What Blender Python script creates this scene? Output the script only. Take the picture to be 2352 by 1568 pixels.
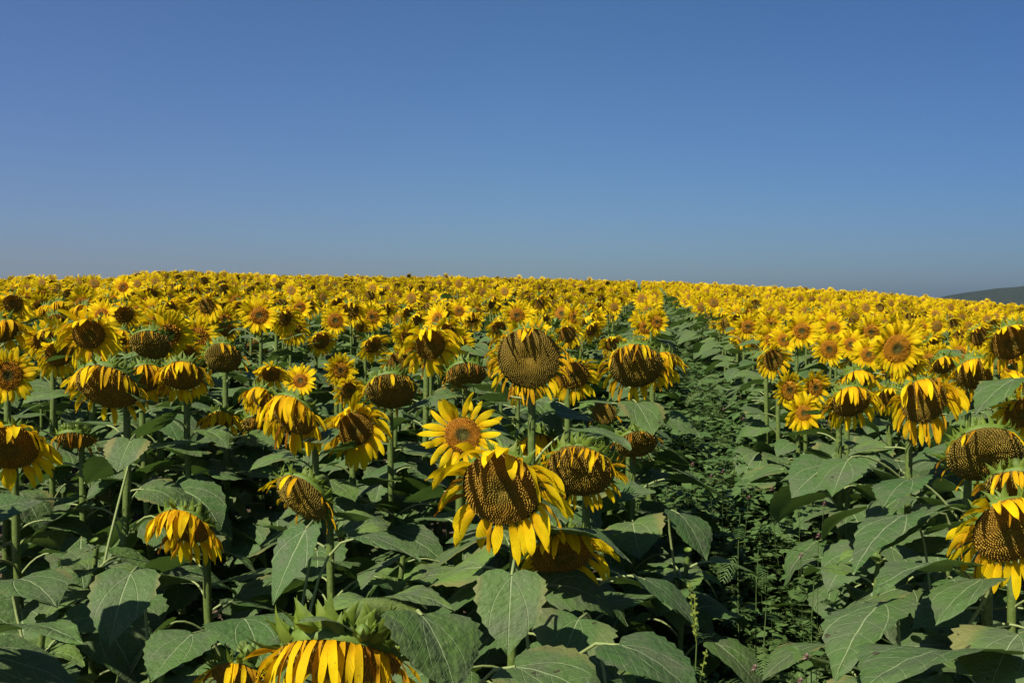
import bpy, math, random
import numpy as np
from mathutils import Vector

R = math.radians
scene = bpy.context.scene
for o in list(bpy.data.objects):
    bpy.data.objects.remove(o)

# ------------------------------------------------------------------ camera, sky, sun, exposure
CAM_Z = 2.0
PITCH = math.atan(94 / 2287)
cam_data = bpy.data.cameras.new('camera')
cam = bpy.data.objects.new('camera', cam_data)
scene.collection.objects.link(cam)
cam_data.sensor_width = 36
cam_data.lens = 35
cam_data.clip_start = 0.05
cam_data.clip_end = 20000
cam.location = (0, 0, CAM_Z)
cam.rotation_euler = (math.pi / 2 - PITCH, 0, 0)
scene.camera = cam

SUN_EL, SUN_AZ = R(47), R(222)          # azimuth clockwise from +Y (view direction): behind, to the left
sdir = Vector((math.sin(SUN_AZ) * math.cos(SUN_EL), math.cos(SUN_AZ) * math.cos(SUN_EL), math.sin(SUN_EL)))
sun_d = bpy.data.lights.new('sun', 'SUN')
sun_d.energy = 5.0
sun_d.angle = R(0.5)
sun_d.color = (1.0, 0.94, 0.84)
sun = bpy.data.objects.new('sun', sun_d)
scene.collection.objects.link(sun)
sun.rotation_euler = sdir.to_track_quat('Z', 'Y').to_euler()

world = bpy.data.worlds.new('World')
scene.world = world
world.use_nodes = True
wn = world.node_tree
sky = wn.nodes.new('ShaderNodeTexSky')
sky.sky_type = 'NISHITA'
sky.sun_disc = False
sky.sun_elevation = SUN_EL
sky.sun_rotation = SUN_AZ
sky.altitude = 0
sky.air_density = 1.0
sky.dust_density = 1.0
sky.ozone_density = 3.0
tint = wn.nodes.new('ShaderNodeMix')
tint.data_type = 'RGBA'
tint.blend_type = 'MULTIPLY'
tint.inputs[0].default_value = 1.0
tint.inputs[7].default_value = (.50, .73, 1.03, 1)
wn.links.new(sky.outputs[0], tint.inputs[6])
tcw = wn.nodes.new('ShaderNodeTexCoord')
sepw = wn.nodes.new('ShaderNodeSeparateXYZ')
wn.links.new(tcw.outputs['Generated'], sepw.inputs[0])


def ramp(src, stops):
    r = wn.nodes.new('ShaderNodeMapRange')
    wn.links.new(src, r.inputs[0])
    r.inputs[1].default_value = stops[0][0]
    r.inputs[2].default_value = stops[-1][0]
    c = wn.nodes.new('ShaderNodeValToRGB')
    wn.links.new(r.outputs[0], c.inputs[0])
    span = stops[-1][0] - stops[0][0]
    while len(c.color_ramp.elements) < len(stops):
        c.color_ramp.elements.new(.5)
    for e, (p, col) in zip(c.color_ramp.elements, stops):
        e.position = (p - stops[0][0]) / span
        e.color = (*col, 1)
    return c.outputs[0]


prev = tint.outputs[2]
# sky gradient painted in by tint: duller low down, darkening from left to right
for colr in (ramp(sepw.outputs[2], [(0, (1.02, .89, .93)), (.25, (1.02, .95, .96)), (.55, (1, 1, 1))]),
             ramp(sepw.outputs[0], [(-.5, (.98, .90, .90)), (0., (.82, .86, .82)), (.5, (.58, .67, .72))])):
    mm = wn.nodes.new('ShaderNodeMix')
    mm.data_type = 'RGBA'
    mm.blend_type = 'MULTIPLY'
    mm.inputs[0].default_value = 1.0
    wn.links.new(prev, mm.inputs[6])
    wn.links.new(colr, mm.inputs[7])
    prev = mm.outputs[2]
wn.links.new(prev, wn.nodes['Background'].inputs[0])
wn.nodes['Background'].inputs[1].default_value = 0.061
scene.view_settings.view_transform = 'Standard'
scene.view_settings.look = 'None'
scene.view_settings.exposure = 0.77
scene.view_settings.gamma = 1.0
scene.cycles.max_bounces = 5
scene.cycles.transparent_max_bounces = 4

# ------------------------------------------------------------------ terrain
TX = [-.75, -.5, -.40, -.34, -.22, 0, .16, .35, .51, .75]
TD = [19, 20, 22, 30, 42, 48, 50, 48, 44, 40]
TA = [.0185, .0185, .0195, .0265, .0225, .0205, .0160, .0065, -.0075, -.013]


def terrain(x, y):
    x = np.asarray(x, float); y = np.asarray(y, float)
    yc = np.maximum(y, 0)
    t = np.clip(x / np.maximum(yc, 1.0), -.75, .75)
    D = np.interp(t, TX, TD); A = np.interp(t, TX, TA)
    k = .4 / D ** 2
    s = A + .8 / D
    ye = 1.8 * D
    z = yc * (s - k * yc)
    z2 = ye * (s - k * ye) + (s - 2 * k * ye) * (yc - ye)
    z = np.where(yc > ye, z2, z)
    fade = np.clip((yc - 150) / 500, 0, 1)
    return z * (1 - fade) + fade * (-14.0)


def tz(x, y):
    return float(terrain(x, y))


def unproject(px, py, Y):
    xc = (px - 1176) / 2287; yv = -(py - 784) / 2287
    dy = math.cos(PITCH) + yv * math.sin(PITCH)
    dz = -math.sin(PITCH) + yv * math.cos(PITCH)
    k = Y / dy
    return np.array([xc * k, Y, CAM_Z + dz * k])


def project(p):
    y = p[1]; z = p[2] - CAM_Z
    f = y * math.cos(PITCH) - z * math.sin(PITCH)
    u = y * math.sin(PITCH) + z * math.cos(PITCH)
    if f < .1:
        return (-9999, -9999)
    return 1176 + 2287 * p[0] / f, 784 - 2287 * u / f


# ------------------------------------------------------------------ materials
def new_mat(name):
    m = bpy.data.materials.new(name)
    m.use_nodes = True
    nt = m.node_tree
    return m, nt, nt.nodes['Principled BSDF'], nt.nodes['Material Output']


class NB:
    """tiny node helper"""
    def __init__(s, nt): s.nt = nt
    def n(s, t, **kw):
        a = s.nt.nodes.new(t)
        for k, v in kw.items(): setattr(a, k, v)
        return a
    def link(s, a, b): s.nt.links.new(a, b)
    def m(s, op, a, b=None, c=None, clamp=False):
        n = s.nt.nodes.new('ShaderNodeMath'); n.operation = op; n.use_clamp = clamp
        for i, v in enumerate((a, b, c)):
            if v is None: continue
            if isinstance(v, (int, float)): n.inputs[i].default_value = v
            else: s.nt.links.new(v, n.inputs[i])
        return n.outputs[0]
    def step(s, v, lo, hi, a=0., b=1.):
        n = s.nt.nodes.new('ShaderNodeMapRange'); n.interpolation_type = 'SMOOTHSTEP'
        s.nt.links.new(v, n.inputs[0])
        for i, x in enumerate((lo, hi, a, b)): n.inputs[i + 1].default_value = x
        return n.outputs[0]
    def mix(s, f, a, b, mode='MIX'):
        n = s.nt.nodes.new('ShaderNodeMix'); n.data_type = 'RGBA'; n.blend_type = mode
        for i, v in ((0, f), (6, a), (7, b)):
            if isinstance(v, (int, float)): n.inputs[i].default_value = v
            elif isinstance(v, tuple): n.inputs[i].default_value = (*v, 1)
            else: s.nt.links.new(v, n.inputs[i])
        return n.outputs[2]
    def st(s):
        a = s.n('ShaderNodeAttribute', attribute_name='st')
        x = s.n('ShaderNodeSeparateXYZ'); s.link(a.outputs['Vector'], x.inputs[0])
        return x.outputs[0], x.outputs[1], x.outputs[2]
    def noise(s, scale, detail=3, coord=None, rough=.5):
        n = s.n('ShaderNodeTexNoise'); n.inputs['Scale'].default_value = scale
        n.inputs['Detail'].default_value = detail; n.inputs['Roughness'].default_value = rough
        if coord is None:
            coord = s.n('ShaderNodeNewGeometry').outputs['Position']
        s.link(coord, n.inputs['Vector'])
        return n.outputs[0]
    def bump(s, h, strength, dist, bsdf):
        b = s.n('ShaderNodeBump'); b.inputs['Strength'].default_value = strength
        b.inputs['Distance'].default_value = dist
        s.link(h, b.inputs['Height']); s.link(b.outputs[0], bsdf.inputs['Normal'])
        return b
    def translucent(s, bsdf, out, col, fac):
        t = s.n('ShaderNodeBsdfTranslucent'); s.link(col, t.inputs[0])
        mx = s.n('ShaderNodeMixShader'); mx.inputs[0].default_value = fac
        s.link(bsdf.outputs[0], mx.inputs[1]); s.link(t.outputs[0], mx.inputs[2])
        s.link(mx.outputs[0], out.inputs[0])


def mat_petal():
    m, nt, b, out = new_mat('petal_yellow'); N = NB(nt)
    u, v, tone = N.st()
    # tone 0 fresh lemon-gold ... 1 dried brown orange
    fresh = N.mix(N.step(v, 0.0, .55), (.84, .47, .003), (.93, .67, .006))
    c = N.mix(N.step(tone, .15, .6), fresh, (.78, .42, .006))
    c = N.mix(N.step(tone, .6, 1.0), c, (.30, .10, .008))
    streak = N.m('SINE', N.m('MULTIPLY', u, 26))
    nz = N.noise(60, 2)
    d = N.m('MULTIPLY_ADD', streak, .07, N.m('MULTIPLY_ADD', nz, .3, .78))
    c = N.mix(1.0, c, N.mix(d, (0, 0, 0), (1, 1, 1)), 'MULTIPLY')
    tipb = N.m('MULTIPLY', N.step(v, .86, 1.0), N.step(N.noise(28, 2), .5, .6))
    c = N.mix(N.m('MULTIPLY', tipb, .8), c, (.32, .12, .012))
    spots = N.step(N.noise(190, 2), .66, .72)
    c = N.mix(N.m('MULTIPLY', spots, .55), c, (.25, .09, .01))
    N.link(c, b.inputs['Base Color'])
    b.inputs['Roughness'].default_value = .7
    b.inputs['Specular IOR Level'].default_value = .1
    N.bump(streak, .5, .001, b)
    N.translucent(b, out, c, .42)
    return m


def mat_disc():
    m, nt, b, out = new_mat('seed_disc_brown'); N = NB(nt)
    tip, r, tone = N.st()
    mature = N.mix(N.step(r, .1, .95), (.135, .080, .008), (.105, .068, .010))
    mature_tip = N.mix(N.step(r, .2, 1.0), (.36, .25, .024), (.36, .26, .04))
    fresh = N.mix(N.step(r, .25, .55), (.045, .045, .010), (.22, .075, .006))
    fresh = N.mix(N.step(r, .7, .95), fresh, (.20, .075, .008))
    fresh_tip = N.mix(N.step(r, .25, .6), (.20, .15, .02), (.80, .40, .02))
    a = N.mix(tip, mature, mature_tip)
    f = N.mix(tip, fresh, fresh_tip)
    c = N.mix(tone, a, f)
    nz = N.noise(70, 3)
    c = N.mix(1.0, c, N.mix(N.m('MULTIPLY_ADD', nz, 1.1, .42), (0, 0, 0), (1, 1, 1)), 'MULTIPLY')
    N.link(c, b.inputs['Base Color'])
    b.inputs['Roughness'].default_value = .8
    b.inputs['Specular IOR Level'].default_value = .15
    N.bump(N.noise(400, 2), .5, .002, b)
    return m


def mat_green(name, c1, c2, c3, trans=.15, rough=.6, scale=40, bump=.4):
    m, nt, b, out = new_mat(name); N = NB(nt)
    u, v, tone = N.st()
    nz = N.noise(scale, 3)
    c = N.mix(N.step(nz, .3, .7), c1, c2)
    c = N.mix(N.step(tone, .3, 1.0), c, c3)
    N.link(c, b.inputs['Base Color'])
    b.inputs['Roughness'].default_value = rough
    b.inputs['Specular IOR Level'].default_value = .3
    if bump: N.bump(nz, bump, .002, b)
    if trans: N.translucent(b, out, c, trans)
    return m


def mat_leaf():
    m, nt, b, out = new_mat('sunflower_leaf'); N = NB(nt)
    u, v, tone = N.st()                                   # u: offset from midrib / length, v: along length
    au = N.m('ABSOLUTE', u)
    wmid = N.m('MULTIPLY_ADD', v, -.008, .011)
    mid = N.step(N.m('SUBTRACT', au, wmid), -.002, .005, 1, 0)
    # two strong side veins leaving near the base and curving to the tip
    f = N.m('MULTIPLY', N.m('SUBTRACT', v, .03), N.m('MULTIPLY_ADD', v, -.62, .78))
    dd = N.m('ABSOLUTE', N.m('SUBTRACT', au, f))
    side = N.m('MULTIPLY', N.step(dd, .004, .011, 1, 0), N.step(v, .45, .8, 1, 0))
    # finer laterals
    ph = N.m('FRACT', N.m('MULTIPLY', N.m('MULTIPLY_ADD', N.m('POWER', au, 1.15), -.85, v), 6.5))
    lat = N.step(N.m('ABSOLUTE', N.m('SUBTRACT', ph, .5)), .02, .055, 1, 0)
    lat = N.m('MULTIPLY', lat, .40)
    vein = N.m('MAXIMUM', N.m('MAXIMUM', mid, N.m('MULTIPLY', side, .75)), lat)
    oi = N.n('ShaderNodeObjectInfo')
    rnd = oi.outputs['Random']
    g = N.mix(rnd, (.040, .088, .020), (.062, .106, .029))
    g = N.mix(N.step(tone, 0, 1), g, (.110, .180, .030))          # young, brighter leaves
    n1 = N.noise(14, 4)
    g = N.mix(N.step(n1, .35, .75), g, (.072, .094, .042))       # dusty greyish areas
    # some old leaves yellow and brown along the rim
    old = N.m('MULTIPLY', N.step(rnd, .45, .95), N.step(N.m('ADD', N.m('MULTIPLY', au, 2.1), N.m('MULTIPLY', n1, .5)), .85, 1.15))
    g = N.mix(N.m('MULTIPLY', old, .7), g, (.17, .15, .045))
    n2 = N.noise(170, 2)
    g = N.mix(N.step(n2, .66, .72, 0, .6), g, (.20, .20, .12))    # dust specks
    n3 = N.noise(26, 2)
    g = N.mix(N.step(n3, .72, .735, 0, .9), g, (.035, .028, .014))   # brown spots
    c = N.mix(N.m('MULTIPLY', vein, .50), g, (.30, .36, .17))
    geo = N.n('ShaderNodeNewGeometry')
    c = N.mix(N.m('MULTIPLY', geo.outputs['Backfacing'], .5), c, (.10, .17, .06))
    N.link(c, b.inputs['Base Color'])
    b.inputs['Roughness'].default_value = .62
    b.inputs['Specular IOR Level'].default_value = .2
    h = N.m('MULTIPLY_ADD', vein, -.7, N.m('MULTIPLY_ADD', N.noise(22, 3), 1.6, N.noise(70, 3)))
    N.bump(h, .75, .007, b)
    tc = N.mix(.5, c, (.16, .30, .02))
    N.translucent(b, out, tc, .16)
    return m


def mat_simple(name, c1, c2, scale=5, rough=.9, bump=.5, dist=.02):
    m, nt, b, out = new_mat(name); N = NB(nt)
    nz = N.noise(scale, 6, rough=.65)
    N.link(N.mix(N.step(nz, .3, .7), c1, c2), b.inputs['Base Color'])
    b.inputs['Roughness'].default_value = rough
    b.inputs['Specular IOR Level'].default_value = .2
    N.bump(nz, bump, dist, b)
    return m


M_PETAL = mat_petal()
M_DISC = mat_disc()
M_BRACT = mat_green('bract_green', (.080, .125, .008), (.125, .180, .014), (.19, .23, .035), .2, .6, 60)
M_BACK = mat_green('receptacle_green', (.070, .115, .010), (.10, .15, .016), (.16, .2, .08), .0, .6, 60)
M_STEM = mat_green('stem_green', (.070, .110, .018), (.11, .145, .034), (.24, .28, .10), .0, .55, 90, .6)
M_LEAF = mat_leaf()
M_WEED = mat_green('weed_green', (.042, .088, .018), (.075, .125, .030), (.12, .16, .045), .18, .6, 9, 0)
M_PINK = mat_green('clover_pink', (.26, .12, .12), (.34, .21, .19), (.20, .10, .06), .1, .7, 80)
M_SOIL = mat_simple('field_soil', (.055, .038, .024), (.10, .072, .046), 7, .95, .8, .05)
M_HILL = mat_simple('wooded_hill', (.008, .016, .014), (.020, .032, .020), .03, .95, 1., 6)
MATS = [M_PETAL, M_DISC, M_BRACT, M_BACK, M_STEM, M_LEAF, M_WEED, M_PINK]
PETAL, DISC, BRACT, BACK, STEM, LEAF, WEED, PINK = range(8)


# ------------------------------------------------------------------ mesh builder
class MB:
    def __init__(s):
        s.v = []; s.st = []; s.q = []; s.t = []; s.qm = []; s.tm = []; s.n = 0
    def add(s, verts, st, quads=None, tris=None, mat=0):
        verts = np.asarray(verts, float).reshape(-1, 3)
        s.v.append(verts); s.st.append(np.asarray(st, float).reshape(-1, 3))
        if quads is not None and len(quads):
            a = np.asarray(quads, np.int64) + s.n; s.q.append(a); s.qm.append(np.full(len(a), mat))
        if tris is not None and len(tris):
            a = np.asarray(tris, np.int64) + s.n; s.t.append(a); s.tm.append(np.full(len(a), mat))
        s.n += len(verts)
    def merge(s, o):
        V, S, Q, T, QM, TM = o.arrays()
        s.v.append(V); s.st.append(S)
        if len(Q): s.q.append(Q + s.n); s.qm.append(QM)
        if len(T): s.t.append(T + s.n); s.tm.append(TM)
        s.n += len(V)
    def arrays(s):
        V = np.concatenate(s.v) if s.v else np.zeros((0, 3)); S = np.concatenate(s.st) if s.st else np.zeros((0, 3))
        Q = np.concatenate(s.q) if s.q else np.zeros((0, 4), np.int64)
        T = np.concatenate(s.t) if s.t else np.zeros((0, 3), np.int64)
        QM = np.concatenate(s.qm) if s.qm else np.zeros(0, int); TM = np.concatenate(s.tm) if s.tm else np.zeros(0, int)
        return V, S, Q, T, QM, TM
    def mesh(s, name, mats=None, smooth=True):
        V, S, Q, T, QM, TM = s.arrays()
        me = bpy.data.meshes.new(name)
        me.vertices.add(len(V)); me.vertices.foreach_set('co', V.astype(np.float32).ravel())
        nl = 4 * len(Q) + 3 * len(T)
        me.loops.add(nl)
        me.loops.foreach_set('vertex_index', np.concatenate([Q.ravel(), T.ravel()]).astype(np.int32))
        me.polygons.add(len(Q) + len(T))
        start = np.concatenate([np.arange(len(Q)) * 4, 4 * len(Q) + np.arange(len(T)) * 3]).astype(np.int32)
        me.polygons.foreach_set('loop_start', start)
        mi = np.concatenate([QM, TM]).astype(np.int32)
        used = sorted(set(mi.tolist()))
        remap = np.zeros(16, np.int32)
        for k, u in enumerate(used):
            me.materials.append((mats or MATS)[u]); remap[u] = k
        me.polygons.foreach_set('material_index', remap[mi])
        me.polygons.foreach_set('use_smooth', np.full(len(mi), smooth))
        at = me.attributes.new('st', 'FLOAT_VECTOR', 'POINT')
        at.data.foreach_set('vector', S.astype(np.float32).ravel())
        me.update(calc_edges=True)
        return me


def link(name, data, parent=None):
    o = bpy.data.objects.new(name, data)
    scene.collection.objects.link(o)
    if parent is not None: o.parent = parent
    return o


def tag(o, label=None, cat=None, group=None, kind=None):
    if label: o['label'] = label
    if cat: o['category'] = cat
    if group: o['group'] = group
    if kind: o['kind'] = kind
    return o


def nrm(v):
    return v / (np.linalg.norm(v) + 1e-9)


DOWN = np.array([0, 0, -1.0])
PS = [0, .15, .4, .7, .9, 1]
PROF_PETAL = [.42, .75, 1, .86, .48, .04]
PROF_WILT = [.6, .8, 1, .7, .5, .1]
PROF_BRACT = [1, 1.0, .72, .32, .13, .02]


def strip(mb, p0, d0, side, L, W, prof, nseg, grav=0., gpow=1., curl=None, fold=.15, twist=0., tone=0., push=None, mat=PETAL, wave=0., rng=random):
    """a petal / bract: a ribbon of three verts across, bending under gravity"""
    pts = []; st = []
    p = np.array(p0, float); d = nrm(np.array(d0, float)); sd = np.array(side, float)
    h = L / nseg
    wph = rng.random() * 6.3
    for i in range(nseg + 1):
        s = i / nseg
        sd = nrm(sd - d * np.dot(sd, d))
        nn = np.cross(sd, d)
        a = twist * s
        s2 = sd * math.cos(a) + nn * math.sin(a)
        n2 = np.cross(s2, d)
        w = W * .5 * float(np.interp(s, PS, prof))
        wv = n2 * (wave * W * math.sin(wph + s * 9))
        pts += [p - s2 * w + wv, p - n2 * fold * w * 1.2, p + s2 * w - wv * .6]
        st += [(-1, s, tone), (0, s, tone), (1, s, tone)]
        if i < nseg:
            d = nrm(d + DOWN * grav * (s + .25) ** gpow * (h / .012) * .25 + (curl * h / L if curl is not None else 0))
            p = p + d * h
            if push is not None: p = push(p)
    q = []
    for i in range(nseg):
        a = i * 3
        q += [(a, a + 1, a + 4, a + 3), (a + 1, a + 2, a + 5, a + 4)]
    mb.add(pts, st, quads=q, mat=mat)


def tube(mb, path, radii, nside=7, mat=STEM, tone=0., flat=1.0):
    path = np.asarray(path, float); n = len(path)
    pts = []; st = []
    ref = np.array([1.0, .13, .07])
    for i in range(n):
        d = nrm(path[min(i + 1, n - 1)] - path[max(i - 1, 0)])
        a = nrm(ref - d * np.dot(ref, d)); b = np.cross(d, a)
        ref = a
        for k in range(nside):
            th = 2 * math.pi * k / nside
            pts.append(path[i] + (a * math.cos(th) + b * math.sin(th) * flat) * radii[i] * (1 + (.10 if (nside >= 9 and k % 2) else 0) + (.05 * math.sin(i * 1.7) if nside >= 7 else 0))); st.append((k / nside, i / n, tone))
    q = []
    for i in range(n - 1):
        for k in range(nside):
            k2 = (k + 1) % nside
            q.append((i * nside + k, i * nside + k2, (i + 1) * nside + k2, (i + 1) * nside + k))
    mb.add(pts, st, quads=q, mat=mat)


def bez(p0, p1, p2, p3, n):
    t = np.linspace(0, 1, n)[:, None]
    return (1 - t) ** 3 * p0 + 3 * (1 - t) ** 2 * t * p1 + 3 * (1 - t) * t ** 2 * p2 + t ** 3 * p3


LV = [0, .04, .1, .18, .28, .4, .52, .64, .76, .87, .95, 1]
LW = [.44, .64, .84, .96, 1.0, .97, .87, .70, .48, .26, .10, .015]


def leaf_lamina(mb, base, az, L, W, p0, p1, roll=0., fold=.12, rng=random, nv=14, nu=4, tone=0., wave=.03, serr=.035, yaw2=0.):
    """heart-shaped leaf blade: base point, azimuth of its axis, pitch from p0 (base) to p1 (tip)"""
    vs = np.linspace(0, 1, nv + 1)
    if nv >= 12: vs = vs ** 1.05
    mid = [np.array(base, float)]; dirs = []
    for i in range(nv + 1):
        pt = p0 + (p1 - p0) * vs[i]
        aa = az + yaw2 * vs[i]
        dirs.append(np.array([math.cos(pt) * math.sin(aa), math.cos(pt) * math.cos(aa), math.sin(pt)]))
    for i in range(nv):
        mid.append(mid[-1] + dirs[i] * L * (vs[i + 1] - vs[i]))
    us = np.linspace(-1, 1, 2 * nu + 1)
    ph1, ph2 = rng.random() * 6.3, rng.random() * 6.3
    pts = []; st = []
    for i in range(nv + 1):
        d = dirs[i]; v = vs[i]
        sd = np.array([math.cos(az + yaw2 * v), -math.sin(az + yaw2 * v), 0.])
        nn = np.cross(sd, d)
        if nn[2] < 0: nn = -nn
        rl = roll * (1 - .3 * v)
        sd, nn = sd * math.cos(rl) + nn * math.sin(rl), nn * math.cos(rl) - sd * math.sin(rl)
        w = W * .5 * float(np.interp(v, LV, LW))
        if serr and 0 < i < nv: w *= 1 + (serr if i % 2 else -serr) * (1 + rng.random() * .6)
        for u in us:
            a = abs(u)
            back = -.17 * L * (a ** 1.4) * (1 - v) ** 3 + .10 * L * (a ** 3) * (1 - v) ** 8
            curlz = fold * w * a - .30 * fold * w * a * a * 2.2
            wv = wave * L * (a ** 2) * math.sin(v * 8.5 + (ph1 if u < 0 else ph2))
            wv += wave * L * .35 * math.sin(u * 6.5 + v * 10 + ph2) * math.sin(v * 15 + u * 3 + ph1)
            p = mid[i] + sd * u * w + d * back + nn * (curlz + wv)
            pts.append(p); st.append((u * w / L, v + back / L, tone))
    m = 2 * nu + 1
    q = [(i * m + j, i * m + j + 1, (i + 1) * m + j + 1, (i + 1) * m + j) for i in range(nv) for j in range(m - 1)]
    mb.add(pts, st, quads=q, mat=LEAF)


def leaf(mb, att, base, az, L, W, p0, p1, r=.0045, pet_n=6, nside=5, **kw):
    """petiole from the stem plus blade"""
    att = np.array(att, float); base = np.array(base, float)
    dl = np.linalg.norm(base - att)
    dd = np.array([math.cos(p0) * math.sin(az), math.cos(p0) * math.cos(az), math.sin(p0)])
    path = bez(att, att + (base - att) * .35 + np.array([0, 0, .18 * dl]), base - dd * dl * .3, base + dd * L * .02, pet_n)
    tube(mb, path, np.linspace(r, r * .75, pet_n), nside, STEM, .75)
    leaf_lamina(mb, base, az, L, W, p0, p1, **kw)


# ------------------------------------------------------------------ the flower head
def head_frame(n):
    e2 = nrm(np.array([0, 0, 1.]) - n * n[2])
    e1 = np.cross(e2, n)
    return e1, e2


def disc_h(r, dome):
    return dome * (1 - r ** 2.4) - .10 * dome / .2 * math.exp(-(r / .28) ** 2) * .8


def build_disc(C, n, Rr, dome, fresh, rng, rings=7, seg=28, seeds=0):
    mb = MB(); e1, e2 = head_frame(n)
    pa, pb = rng.random() * 6.3, rng.random() * 6.3
    irr = lambda th: 1 + .035 * math.sin(2 * th + pa) + .02 * math.sin(3 * th + pb)
    pts = [C + n * Rr * disc_h(0, dome)]; st = [(.25, 0, fresh)]
    for i in range(1, rings + 1):
        r = i / rings
        for k in range(seg):
            th = 2 * math.pi * k / seg
            pts.append(C + (e1 * math.cos(th) + e2 * math.sin(th)) * r * Rr * irr(th) + n * Rr * disc_h(r, dome))
            st.append((.15 if seeds else .22 * rng.random(), r, fresh))
    tr = [(0, 1 + k, 1 + (k + 1) % seg) for k in range(seg)]
    q = [(1 + (i - 1) * seg + k, 1 + i * seg + k, 1 + i * seg + (k + 1) % seg, 1 + (i - 1) * seg + (k + 1) % seg) for i in range(1, rings) for k in range(seg)]
    mb.add(pts, st, quads=q, tris=tr, mat=DISC)
    if seeds:
        sp = Rr * 1.62 / math.sqrt(seeds)
        P = []; S = []; T = []
        for i in range(seeds):
            r = math.sqrt((i + .5) / seeds); th = i * 2.399963
            if r < .12 or (rng.random() < .02): continue
            th += rng.uniform(-.012, .012)
            c = C + (e1 * math.cos(th) + e2 * math.sin(th)) * r * Rr * .99 * irr(th) + n * Rr * disc_h(r, dome)
            er = e1 * math.cos(th) + e2 * math.sin(th); et = np.cross(n, er)
            hh = sp * (.75 + .45 * rng.random()) * (1.25 if r > .8 else 1) * (1 + .9 * fresh * (r > .3) * rng.random())
            b = len(P)
            P += [c + er * sp * .52, c + et * sp * .36, c - er * sp * .52, c - et * sp * .36, c + n * hh + er * sp * .12]
            tp = .45 + .4 * rng.random()
            S += [(.22 + .2 * rng.random(), r, fresh)] * 4 + [(tp, r, fresh)]
            T += [(b, b + 1, b + 4), (b + 1, b + 2, b + 4), (b + 2, b + 3, b + 4), (b + 3, b, b + 4)]
        mb.add(P, S, tris=T, mat=DISC)
    return mb


def build_back(C, n, Rr, rng, seg=20):
    mb = MB(); e1, e2 = head_frame(n)
    prof = [(1.0, 0.0), (1.05, -.10), (.95, -.24), (.68, -.38), (.36, -.47), (.16, -.56), (.10, -.66)]
    pts = []; st = []
    for r, h in prof:
        for k in range(seg):
            th = 2 * math.pi * k / seg
            pts.append(C + (e1 * math.cos(th) + e2 * math.sin(th)) * r * Rr + n * Rr * h); st.append((0, 0, .1))
    q = [(i * seg + k, i * seg + (k + 1) % seg, (i + 1) * seg + (k + 1) % seg, (i + 1) * seg + k) for i in range(len(prof) - 1) for k in range(seg)]
    mb.add(pts, st, quads=q, mat=BACK)
    return mb


def build_calyx(C, n, Rr, rng, count=34, length=.055, nseg=5, reflex=.5, width=1.):
    mb = MB(); e1, e2 = head_frame(n)
    for k in range(count):
        th = 2 * math.pi * (k * .381966 * 1.0) + rng.uniform(-.1, .1)
        rad = e1 * math.cos(th) + e2 * math.sin(th); tan = np.cross(n, rad)
        row = rng.random()
        p0 = C + rad * Rr * (1.03 - .36 * row) - n * Rr * (.03 + .34 * row)
        a = rng.uniform(-.1, .9) * reflex + row * .5
        d = rad * math.cos(a) - n * math.sin(a)
        L = length * rng.uniform(.7, 1.2)
        curl = (-n * rng.uniform(-.9, 1.5) + rad * rng.uniform(-.3, .2) + tan * rng.uniform(-1., 1.) + np.array([0, 0, rng.uniform(-.1, .5)]))
        strip(mb, p0, d, tan, L, L * rng.uniform(.30, .46) * width, PROF_BRACT, nseg, 0, 1, curl, .35, rng.uniform(-.5, .5), rng.uniform(0, .6), None, BRACT, 0, rng)
    return mb


KINDS = {
    #         count, length, width, grav, tone lo/hi, start angle lo/hi, missing top, missing rest, wilt share
    'open':   dict(n=42, L=.082, W=.022, g=.12, t=(0, .35), a=(-.15, .45), mt=0, m=.03, wilt=.0, fresh=1.0, dome=.14, cal=.8),
    'nod':    dict(n=38, L=.084, W=.023, g=1.0, t=(0, .4), a=(-.1, .55), mt=.08, m=.08, wilt=.12, fresh=.35, dome=.18, cal=1.),
    'hang':   dict(n=38, L=.082, W=.022, g=2.0, t=(.05, .55), a=(-.1, .5), mt=.05, m=.14, wilt=.26, fresh=.12, dome=.2, cal=1.1),
    'ripe':   dict(n=32, L=.074, W=.018, g=1.8, t=(.1, .75), a=(-.2, .5), mt=.22, m=.25, wilt=.55, fresh=.0, dome=.24, cal=1.1),
    'ragged': dict(n=46, L=.074, W=.018, g=1.9, t=(.05, .6), a=(-.2, .6), mt=.12, m=.15, wilt=.32, fresh=.1, dome=.2, cal=.7),
    'dry':    dict(n=26, L=.060, W=.014, g=2.0, t=(.65, 1.0), a=(-.2, .6), mt=.2, m=.3, wilt=.85, fresh=.0, dome=.24, cal=1.1),
}


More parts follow.
